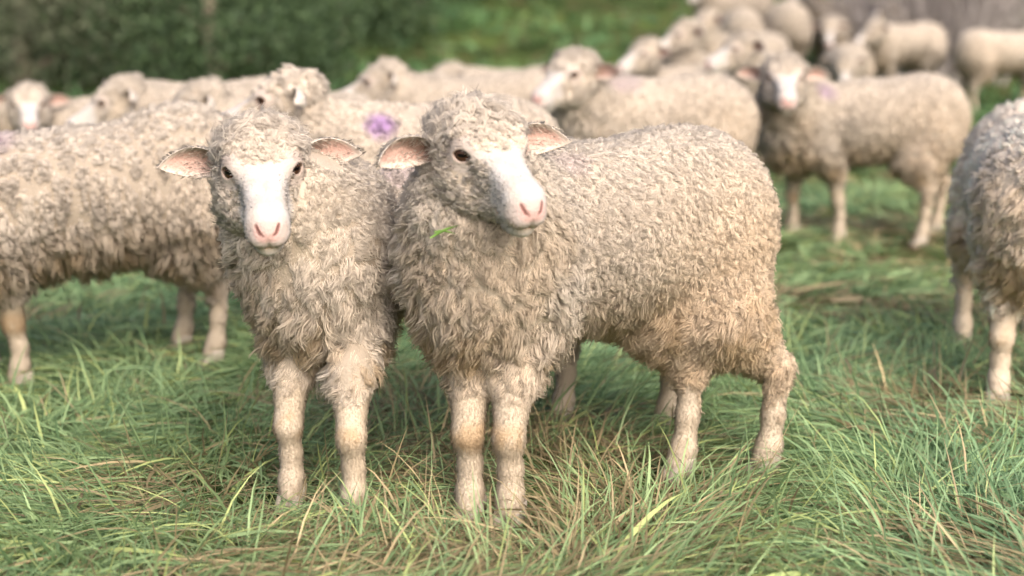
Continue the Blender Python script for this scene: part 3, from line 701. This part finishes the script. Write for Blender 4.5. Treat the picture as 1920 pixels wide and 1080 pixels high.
sheep('shaggy sheep cut off by the right edge of the picture', (1.20, 3.18), (1.34, 3.70), ((1.34, 2.92, .66), -50, 25, 0, 1.05),
      feet=[(1.27, 3.18), (1.105, 3.136), (1.40, 3.75), (1.213, 3.746)], tan=.5, seed=11, tone=1.36, fold=(.040, np.array([1, 1, .5]), .8, .2), vox=.008, spacing=.0108, strands=15, thick=.00095, wool=1.35, fuzz=.8)
sheep('sheep in profile with a purple ring on its shoulder', (-.44, 3.68), (-.05, 3.74), ((-.60, 3.62, .655), 183, 22, 0, 1.05), marks=[((-.325, 3.56, .632), .066)], seed=14, purple=.85, **MIDF)
sheep('sheep behind the tan one looking left over its back', (.36, 5.15), (.70, 5.22), ((.19, 5.0, .67), -132, 25, 0, 1.1), marks=[((.38, 5.1, .66), .10)], seed=16, tan=.5, purple=.2, **MIDF)
sheep('standing sheep on the right with head turned to the camera', (1.165, 5.6), (1.61, 5.66), ((1.02, 5.38, .645), -95, 26, 0, 1.08),
      feet=[(1.30, 5.6), (1.14, 5.72), (1.60, 5.52), (1.72, 5.74)], chest=200, marks=[((1.22, 5.47, .62), .08)], seed=18, tan=.6, purple=.45, **MIDF)
sheep('sheep far behind left of centre in profile facing left', (-.36, 5.7), (.02, 5.75), ((-.54, 5.65, .62), 185, 24, 0, 1.05), seed=21, **FARF)
sheep('sheep head peeping up far behind the centre sheep', (-.22, 7.6), (.2, 7.66), ((-.37, 7.5, .56), 200, 24, 0, 1.05), seed=22, **FARF)
sheep('sheep facing the camera at the far left edge', (-1.85, 5.5), (-1.42, 5.62), ((-1.80, 5.33, .55), -72, 25, 0, .95), chest=215, scale=.88, seed=23, **FARF)
sheep('sheep raising its woolly head at the left, third from the edge', (-1.30, 5.1), (-.89, 5.2), ((-1.40, 5.0, .575), 195, 30, 0, 1.1), seed=24, **FARF)
sheep('sheep with pink muzzle just left of the purple ring sheep', (-.98, 4.75), (-.58, 4.82), ((-1.06, 4.7, .575), 190, 30, 0, 1.05), seed=25, **FARF)
sheep('sheep in the rear huddle nearest the turned head sheep', (1.22, 7.3), (1.1, 7.75), ((1.10, 7.1, .72), 200, 25, 0, 1.05), seed=26, tan=.5, **FARF)
sheep('sheep at the left end of the rear huddle', (.72, 8.0), (1.15, 8.15), ((.70, 7.85, .68), 215, 25, 0, 1.05), seed=27, **FARF)
sheep('sheep in the middle of the rear huddle facing left', (1.08, 8.6), (1.5, 8.7), ((.98, 8.45, .78), 200, 28, 0, 1.05), seed=28, **FARF)
sheep('smaller pale sheep seen from behind, left of the large one on the bank', (1.98, 12.7), (1.94, 12.2), ((2.05, 13.1, .55), 85, 60, 0, 1.1), seed=29, tan=0, scale=1.1, **FARF)
sheep('large pale sheep seen from behind on the bank', (2.48, 12.9), (2.36, 12.4), ((2.62, 13.3, .6), 70, 60, 0, 1.1), seed=30, tan=0, scale=1.15, **FARF)
sheep('sheep at the far left of the bank looking left', (1.55, 10.9), (1.95, 11.1), ((1.42, 10.8, .86), 205, 25, 0, 1.05), seed=34, tan=0, **FARF)
sheep('grey dusty sheep standing left of the profile sheep before the dry shrub', (3.05, 11.9), (3.45, 12.1), ((2.9, 11.7, .78), 200, 35, 0, 1.05), seed=41, tan=0, tone=.85, **FARF)
sheep('grey sheep partly hidden behind the dusty one at the upper right', (3.5, 12.9), (3.9, 13.0), ((3.3, 12.8, .95), 190, 30, 0, 1.05), seed=42, tan=0, tone=.85, **FARF)
sheep('pale sheep filling the gap beside the large one seen from behind', (2.78, 12.6), (2.95, 13.1), ((2.7, 12.3, .78), -100, 45, 0, 1.05), seed=43, tan=0, **FARF)
sheep('sheep high on the bank just above the pale rumps', (2.0, 14.2), (2.4, 14.3), ((1.85, 14.1, 1.15), 190, 30, 0, 1.05), seed=44, tan=0, **FARF)
sheep('sheep with lowered white face on the bank facing down', (2.42, 10.6), (2.62, 11.1), ((2.38, 10.3, .53), -98, 55, 0, 1.05), seed=31, chest=-100, **FARF)
sheep('sheep cropped by the top edge high on the bank', (2.9, 13.6), (3.3, 13.7), ((2.7, 13.4, 1.15), 190, 30, 0, 1.05), seed=32, **FARF)
sheep('sheep standing in profile before the dry shrub at the upper right', (4.15, 11.6), (3.70, 11.45), ((4.5, 11.5, .62), 5, 45, 0, 1.05), seed=33, tone=.9, **FARF)

# ------------------------------------------------------------ blades of grass caught in the wool
def blade(label, P, w):
    P = np.array(P); T = nrm(np.gradient(P, axis=0)); s = nrm(np.cross(T, np.array([0, -1., .3]))); pr = np.array([.6, 1, .9, .12])[:, None] * w / 2
    n_ = nrm(np.cross(T, s)) * .0004
    V = np.concatenate([P + s * pr + n_, P - s * pr + n_, P - s * pr - n_, P + s * pr - n_]); m = len(P); q = []
    for i in range(m - 1):
        for a in range(4):
            b = (a + 1) % 4; q.append((a * m + i, b * m + i, b * m + i + 1, a * m + i + 1))
    q += [(0, m, 2 * m, 3 * m), (m - 1, 4 * m - 1, 3 * m - 1, 2 * m - 1)]
    o = mesh_obj('grass_blade', V - P[0], np.array(q), M_GRASS, None, np.tile([[.20, .36, .08]], (len(V), 1))); o.location = P[0]
    tag(o, label, 'grass blade', 'grass caught in the wool')
blade('fresh green blade of grass stuck under the chin of the sheep turned right', [(-.128, 2.205, .527), (-.115, 2.198, .536), (-.102, 2.192, .543), (-.084, 2.189, .549)], .0045)
blade('short thin blade of grass curving below the cheek wool of the right turned sheep', [(-.122, 2.206, .536), (-.112, 2.198, .540), (-.100, 2.193, .539), (-.088, 2.190, .536)], .003)
blade('pale blade of grass beside the muzzle of the camera facing sheep', [(-.372, 2.283, .516), (-.366, 2.279, .524), (-.361, 2.276, .533), (-.355, 2.274, .543)], .003)
